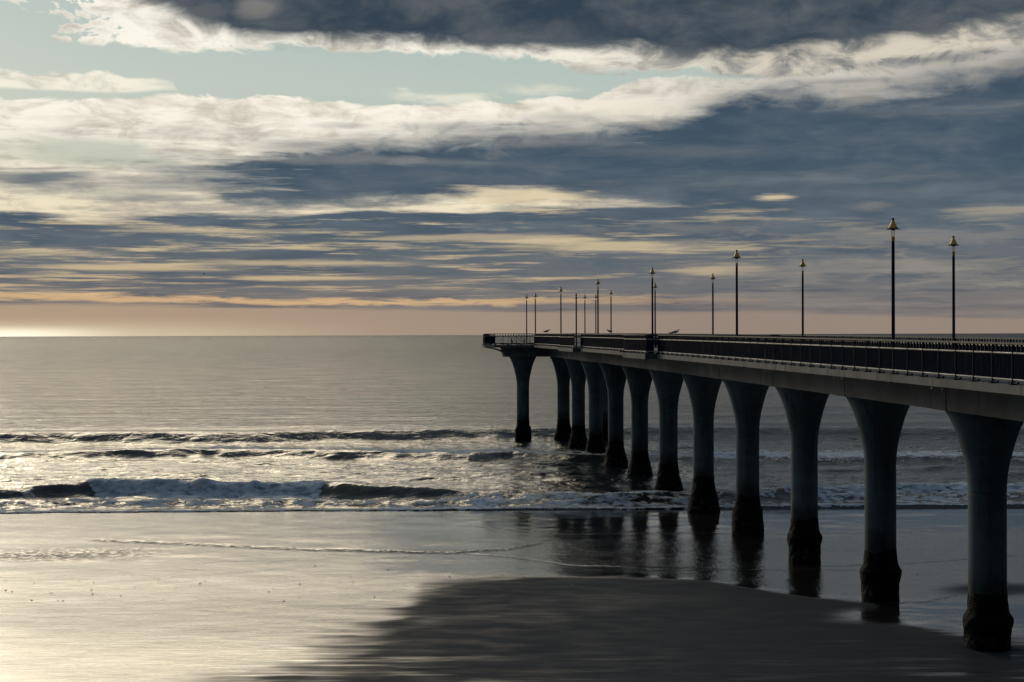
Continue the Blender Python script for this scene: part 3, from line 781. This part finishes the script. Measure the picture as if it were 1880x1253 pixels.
# railings -------------------------------------------------------------
def railing(path, npost, zf, name='railing', inward=(0,0), skip_bal=False, post_name='post', label=None, mr=None, mc=None):
    mr = mr or M_rail; mc = mc or M_wood
    """path: list of (x,y) local points; posts at equal distances on each leg; zf(x,y) deck height"""
    R_ = empty(name, (0,0,0), 0, pier)
    if label: R_['label'] = label
    cap, top, bot = MB(), MB(), MB()
    posts = []
    for i in range(len(path)-1):
        a = Vector(path[i]); b_ = Vector(path[i+1]); n = npost[i]; d = (b_-a); ln_ = d.length; u = d/ln_
        nrm = Vector((-u.y, u.x))
        P = [a+d*j/n for j in range(n+1)]
        for j, p in enumerate(P):
            if j < n or i == len(path)-2: posts.append((p, u))
        for j in range(n):
            p, q = P[j], P[j+1]; zp, zq = zf(p), zf(q)
            cap.bar((p.x,p.y,zp+1.22), (q.x,q.y,zq+1.22), 0.20, 0.055)
            top.tube([(p.x,p.y,zp+0.935), (q.x,q.y,zq+0.935)], 0.033, 8)
            bot.tube([(p.x,p.y,zp+0.155), (q.x,q.y,zq+0.155)], 0.030, 8)
            bal = MB(); m_ = max(2, int(round((q-p).length/0.098)))
            for k in range(0, m_):
                c_ = p+(q-p)*(k+.5)/m_; z_ = zp+(zq-zp)*(k+.5)/m_
                x1 = u*0.0055; y1 = nrm*0.022
                A_ = [c_-x1-y1, c_+x1-y1, c_+x1+y1, c_-x1+y1]
                if not skip_bal:
                    bal.hexa([(v_.x,v_.y,z_+0.17) for v_ in A_]+[(v_.x,v_.y,z_+0.925) for v_ in A_])
            for k in range(0, 5):
                if k == 0: continue
                c_ = p+(q-p)*k/5; z_ = zp+(zq-zp)*k/5
                bal.bar((c_.x,c_.y,z_+0.96), (c_.x,c_.y,z_+1.20), 0.05, 0.05, up=(u.x,u.y,0))
            bal.build('baluster_panel', M_navy, R_)
    for p, u in posts:
        z_ = zf(p); nrm = Vector((-u.y, u.x)); pm = MB()
        pm.bar((p.x,p.y,z_+0.0), (p.x,p.y,z_+1.195), 0.085, 0.034, up=(u.x,u.y,0))
        pm.box((p.x,p.y,z_+0.02), (0.22, 0.22, 0.03)); pm.bar((p.x-u.x*.38,p.y-u.y*.38,z_+.065), (p.x+u.x*.38,p.y+u.y*.38,z_+.065), 0.07, 0.05)
        for s_ in (-1, 1):
            pm.hexa([(p.x-.09*s_*1-.0,p.y-.015,z_+.03),(p.x-.09*s_,p.y+.015,z_+.03),(p.x,p.y+.015,z_+.03),(p.x,p.y-.015,z_+.03),
                     (p.x-.03*s_,p.y-.015,z_+.14),(p.x-.03*s_,p.y+.015,z_+.14),(p.x,p.y+.015,z_+.14),(p.x,p.y-.015,z_+.14)])
        pm.build(post_name, M_navy, R_)
    cap.build('cap_rail', mc, R_)
    top.build('top_rail', mr, R_, smooth=40); bot.build('bottom_rail', mr, R_, smooth=40)
    return R_
zf = lambda p: deckz(p[1]/LEN)
def tof(t): return L(t)
W_ = WD
# near side, broken into runs by the two bays
railing([(-W_, L(-1.25)), (-W_, L(3.82))], [40], zf, label='near side railing closest to the shore')
b1, b2 = BAYS
zf1 = lambda p: deckz((b1[0]+b1[1])/2); zf2 = lambda p: deckz((b2[0]+b2[1])/2)
railing([(-W_, L(b1[0])+.03), (-W_-b1[2], L(b1[0])+b1[3]), (-W_-b1[2], L(b1[1])-b1[3]), (-W_, L(b1[1])-.03)], [1, 6, 1], zf1, label='railing round the nearer lookout bay')
railing([(-W_, L(b1[1])), (-W_, L(b2[0]))], [18], zf, label='near side railing between the two lookout bays')
railing([(-W_, L(b2[0])+.03), (-W_-b2[2], L(b2[0])+b2[3]), (-W_-b2[2], L(b2[1])-b2[3]), (-W_, L(b2[1])-.03)], [1, 7, 1], zf2, label='railing round the farther lookout bay')
railing([(-W_, L(b2[1])), (-W_, HY-1.75)], [18], zf, label='near side railing next to the pier head')
railing([(W_, L(0.0)), (W_, HY-1.75)], [79], zf, label='far side railing')
zh = lambda p: deckz(10)
hp = [(x*0.985, y) for x, y in HEADP]
railing([(-W_, HY-1.6), (-7.65, HY-1.6), (-8.5, HY+.6), (-8.5, HY+3.4), (-7.65, HY+5.5), (7.65, HY+5.5), (8.5, HY+3.4), (8.5, HY+.6), (7.65, HY-1.6), (W_, HY-1.6)], [3,2,2,2,10,2,2,2,3], zh, label='railing round the wide pier head', mr=M_navy, mc=M_dark)

# ------------------------------------------------------------------ lamps
def lamp_parts(root, h, plain=False):
    pole = MB(); pole.lathe([(0.095,0),(0.095,0.04),(0.07,0.06),(0.065,0.5),(0.058,h-0.95),(0.050,h-0.83)], n=14)
    pole.build('pole', M_navy, root, smooth=40)
    if plain:
        c_ = MB(); c_.lathe([(0.06,0),(0.10,0.04),(0.10,0.10),(0.05,0.16),(0.05,0.26),(0.075,0.30),(0.07,0.40),(0.03,0.46)], n=14)
        o = c_.build('pole_head', M_dark, root, smooth=40); o.location = (0,0,h-0.83); return
    sl = MB(); sl.lathe([(0.060,h-0.84),(0.062,h-0.82),(0.062,h-0.69),(0.045,h-0.675)], n=14); sl.build('sleeve', M_ochre, root, smooth=40)
    for k in range(3):
        a = k*2*math.pi/3+0.9
        r = MB(); r.tube([(0.045*math.cos(a),0.045*math.sin(a),h-0.70),(0.07*math.cos(a),0.07*math.sin(a),h-0.50),(0.075*math.cos(a),0.075*math.sin(a),h-0.37)], 0.010, 8)
        r.build('lantern_rod', M_ochre, root, smooth=40)
    sh = MB(); sh.lathe([(0.168,h-0.41),(0.170,h-0.355),(0.160,h-0.345),(0.138,h-0.30),(0.108,h-0.245),(0.080,h-0.19),(0.056,h-0.13),(0.042,h-0.09)], n=20)
    s_ = sh.build('lamp_shade', M_ochre, root, smooth=30)
    br = MB(); br.lathe([(0.24,h-0.415),(0.245,h-0.405),(0.170,h-0.368),(0.172,h-0.355),(0.10,h-0.352)], n=24); br.build('brim', M_dark, s_, smooth=30)
    bu = MB(); bu.lathe([(0.03,h-0.46),(0.055,h-0.44),(0.06,h-0.41),(0.04,h-0.39)], n=14); bu.build('bulb_housing', M_dark, s_, smooth=40)
    fi = MB(); fi.lathe([(0.040,h-0.092),(0.044,h-0.07),(0.038,h-0.06),(0.052,h-0.04),(0.050,h-0.015),(0.025,h)], n=12); fi.build('finial', M_dark, root, smooth=40)
def wpt(w, l, z):
    v_ = Matrix.Rotation(rz, 3, 'Z') @ Vector((w, l, 0)); return (P0.x+v_.x, P0.y+v_.y, z)
HL = 1.22+4.42
lamp0 = None
def lamp(w, t, label, group='lamps along the pier', dz=0.0):
    global lamp0
    loc = wpt(w, L(t), deckz(min(t, 10))+0.006)
    if lamp0 is None:
        r = empty('street_lamp', loc, 0.4); lamp_parts(r, HL); lamp0 = r
    else:
        r = lamp0.copy(); COL.objects.link(r); r.location = loc
        for ch in list(lamp0.children):
            c_ = ch.copy(); COL.objects.link(c_); c_.parent = r
            for gch in ch.children:
                d_ = gch.copy(); COL.objects.link(d_); d_.parent = c_
    r['label'] = label; r['category'] = 'lamp'; r['group'] = group
    return r
def solve(x, w):
    lo, hi = -1.5, 12.0          # picture x falls as t grows
    for _ in range(50):
        m_ = (lo+hi)/2; q_ = wpt(w, L(m_), 0)
        if 940+F*q_[0]/q_[1] > x: lo = m_
        else: hi = m_
    return lo
def along(x, side):      # position along the rail line seen at photo x
    Lr = {'n': 5679*(1-0.149), 'f': 5679*(1+0.149)}[side]
    return Lr/(x-653.0)-4.9
near_l = [(1640,'tallest looking ochre capped lamp in front of the far rail, second from right'),
          (1353,'ochre capped lamp on the near rail, between the rightmost pair and the nearer lookout bay'),
          (1198,'near rail lamp rising from the box at the nearer lookout bay, overlapping a shorter lamp'),
          (1098,'near rail lamp standing tall between the two lookout bays'),
          (1030,'near rail lamp at the seaward end of the farther lookout bay'),
          (983,'near rail lamp at the corner where pier meets its head')]
for x, lb in near_l:
    t = along(x, 'n'); w_=-WD+0.10; lamp(w_, solve(x, w_), lb)
far_l = [(1751,'rightmost ochre capped lamp, on the far railing'),
         (1474,'far rail lamp just left of the two rightmost lamps'),
         (1309,'far rail lamp standing just left of a taller near rail lamp, past the gulls'),
         (1203,'short far rail lamp almost hidden beside a taller near lamp'),
         (1122,'far rail lamp beside the gull, right of the crowded group')]
for x, lb in far_l:
    w_ = WD-0.10; lamp(w_, solve(x, w_), lb)
def lampat(x, Yd, lb):
    X_ = (x-940)/F*Yd; v_ = Matrix.Rotation(-rz, 3, 'Z') @ Vector((X_-P0.x, Yd-P0.y, 0))
    return lamp(v_.x, v_.y/LEN, lb, 'lamps on the pier head')
lampat(967, 178, 'leftmost lamp of all, on the pier head')
lampat(1074, 178, 'thin lamp on the pier head right of the capless pole')
lampat(1094, 178, 'thin pier head lamp close to the left of a taller lamp')
pr = empty('capless_pole', wpt(-WD-0.2, L(6.93), deckz(6.93)+.008)); lamp_parts(pr, HL-0.55, True)
tag(pr, 'plain dark pole without an ochre cap at the farther lookout bay', 'pole')

# ------------------------------------------------------------------ furniture on the pier
def table(name, loc, rot, w, d, h, benches, label, cat='table'):
    r = empty(name, loc, rot)
    t_ = MB()
    for k in range(5): t_.box((0, (k-2)*d/5, h-0.02), (w, d/5-0.012, 0.04))
    t_.build('tabletop', M_wood, r)
    for s_ in (-1, 1):
        l_ = MB(); l_.box((s_*w*0.38, 0, h/2-0.02), (0.08, 0.10, h-0.04)); l_.box((s_*w*0.38, 0, h-0.07), (0.06, d*0.9, 0.06))
        l_.box((s_*w*0.38, 0, 0.02), (0.08, d*0.9, 0.04))
        l_.build('leg', M_dark, r)
    if benches:
        for s_ in (-1, 1):
            b_ = MB(); b_.box((0, s_*(d/2+0.3), 0.44), (w, 0.26, 0.04))
            for q_ in (-1, 1): b_.box((q_*w*0.36, s_*(d/2+0.3), 0.21), (0.07, 0.07, 0.42))
            b_.build('bench_seat', M_wood, r)
    tag(r, label, cat); return r
table('picnic_table', wpt(-4.9, HY+0.9, zd+.006), rz, 1.9, 0.75, 0.76, True, 'dark picnic table seen through the rails on the pier head')
t = 1.9
table('fishing_bench', wpt(0.4, L(2.6), deckz(2.6)+0.022), rz+1.2, 1.0, 0.5, 1.26, False, 'dark flat topped fishing table standing between the railings', 'table')
# box at the nearer bay
bx = empty('equipment_box', wpt(-WD-0.35, L(3.9), deckz(4.0)+0.008), rz)
m_ = MB(); m_.box((0,0,0.62), (0.42,0.34,1.24)); m_.build('cabinet', M_navy, bx, bevel=0.02)
m_ = MB(); m_.box((0,0,1.26), (0.50,0.42,0.04)); m_.build('lid', M_dark, bx, bevel=0.01)
m_ = MB(); m_.box((-0.215,0,0.7), (0.012,0.26,0.8)); m_.build('door', M_dark, bx)
tag(bx, 'narrow navy box at the shoreward end of the nearer lookout bay', 'box')

# ------------------------------------------------------------------ gulls
M_gw = simple('gull_white', (0.55, 0.55, 0.55), 0.8, 0, 0.15, 8)
M_gd = simple('gull_dark', (0.035, 0.035, 0.04), 0.8, 0, 0.2, 8)
M_gb = simple('gull_beak', (0.35, 0.10, 0.03), 0.6, 0, 0.1, 8)
def ell_chain(pts, n=14):
    mb = MB(); mb.tube([p[:3] for p in pts], [p[3] for p in pts], n); return mb
def gull(name, loc, rot, scale, label, tilt=0.0, flying=False, dark=False):
    r = empty(name, loc, rot); r.scale = (scale,)*3
    body = ell_chain([(-.20,0,.115-tilt*.1,.008),(-.15,0,.125-tilt*.08,.03),(-.08,0,.135,.052),(0,0,.145,.066),(.07,0,.155,.062),(.12,0,.175,.045),(.145,0,.205,.032),(.155,0,.235,.034),(.175,0,.25,.032),(.195,0,.25,.018),(.205,0,.248,.006)])
    body.build('body', M_gd if dark else M_gw, r, smooth=True)
    for s_ in (-1, 1):
        w_ = MB()
        if flying:
            P = [(.06,s_*.03,.17),(.09,s_*.22,.26),(.02,s_*.48,.24),(-.06,s_*.60,.21),(-.04,s_*.40,.23),(-.06,s_*.2,.24),(-.08,s_*.03,.16)]
            w_.poly([(x,y,z+.006) for x,y,z in P]+[(x,y,z-.006) for x,y,z in P], [tuple(range(7)), tuple(range(13,6,-1))]+[(i,(i+1)%7,(i+1)%7+7,i+7) for i in range(7)])
        else:
            w_.tube([(.09,s_*.05,.165),(.03,s_*.064,.16),(-.07,s_*.055,.145),(-.17,s_*.03,.13),(-.26,s_*.012,.125)], [.012,.03,.03,.018,.004], 10)
        w_.build('wing', M_gd, r, smooth=True)
        l_ = MB(); l_.tube([(.01,s_*.022,.10),(.012,s_*.022,.05),(.0,s_*.022,.004)], .006, 6)
        l_.tube([(-.01,s_*.022,.005),(.04,s_*.022,.005)], .006, 6)
        if not flying: l_.build('leg', M_gb, r)
    bk = MB(); bk.tube([(.20,0,.248),(.235,0,.243),(.25,0,.234)], [.011,.008,.002], 8); bk.build('beak', M_gb, r)
    t_ = MB(); t_.poly([(-.18,-.02,.12),(-.18,.02,.12),(-.29,.035,.112),(-.29,-.035,.112),(-.18,-.02,.112),(-.18,.02,.112),(-.29,.035,.107),(-.29,-.035,.107)],[(0,1,2,3),(7,6,5,4),(0,4,5,1),(1,5,6,2),(2,6,7,3),(3,7,4,0)]); t_.build('tail', M_gd, r)
    tag(r, label, 'bird', 'gulls'); return r
def rail_pos(x, side):
    t = along(x, side); w = -WD if side == 'n' else WD
    return wpt(w, L(t), capz(min(t, 10))+0.03)
gull('seagull', rail_pos(1238, 'n'), 0.15, 1.25, 'large gull perched on the near railing right of the nearer lookout bay', 0.3)
gull('seagull', rail_pos(1229, 'n'), math.pi+0.4, 0.62, 'small bird crouched on the railing at the tail of the large gull')
lp = wpt(-WD, HY-1.75, 0); gull('seagull', rail_pos(1003, 'n'), 0.1, 1.55, 'lone dark gull on the railing near the pier head', 0.5, dark=True)
gull('seagull', rail_pos(1120, 'f'), 2.6, 1.5, 'brownish gull perched at the foot of a far rail lamp', dark=True)
fx, fy = gnd(1568, 829); gull('seagull', (fx, fy, 1.0), 0.8, 1.0, 'dark bird skimming the white water between two columns', flying=True, dark=True)
gull('seagull', ((375-940)/F*260, 260, H+(HZ-503)/F*260), 0.6, 1.0, 'tiny dark bird flying in the sky left of the pier', flying=True, dark=True)

# ------------------------------------------------------------------ shells and weed on the sand
mb = MB(); rs = random.Random(5)
for i in range(260):
    if rs.random() < 0.75: px, py = rs.uniform(-50, 1100), rs.uniform(1060, 1250)
    else: px, py = rs.uniform(0, 1900), rs.uniform(1040, 1250)
    gx, gy = gnd(px, py); r_ = rs.choice([.015,.02,.03,.045]); a = rs.random()*6
    n = 6
    ring = [(gx+r_*math.cos(a+k*6.28/n)*rs.uniform(.7,1.6), gy+r_*math.sin(a+k*6.28/n), 0.02) for k in range(n)]
    b0 = len(mb.v); mb.v += ring+[(gx, gy, 0.045+r_*0.6)]; mb.f += [(b0+k, b0+(k+1) % n, b0+n) for k in range(n)]
tag(mb.build('shell_debris', M_dark), 'small dark shells and weed scattered on the wet sand', 'debris', kind='stuff')

S.view_settings.view_transform = 'Standard'; S.view_settings.look = 'None'
S.view_settings.exposure = 0; S.view_settings.gamma = 1; S.view_settings.use_curve_mapping = False
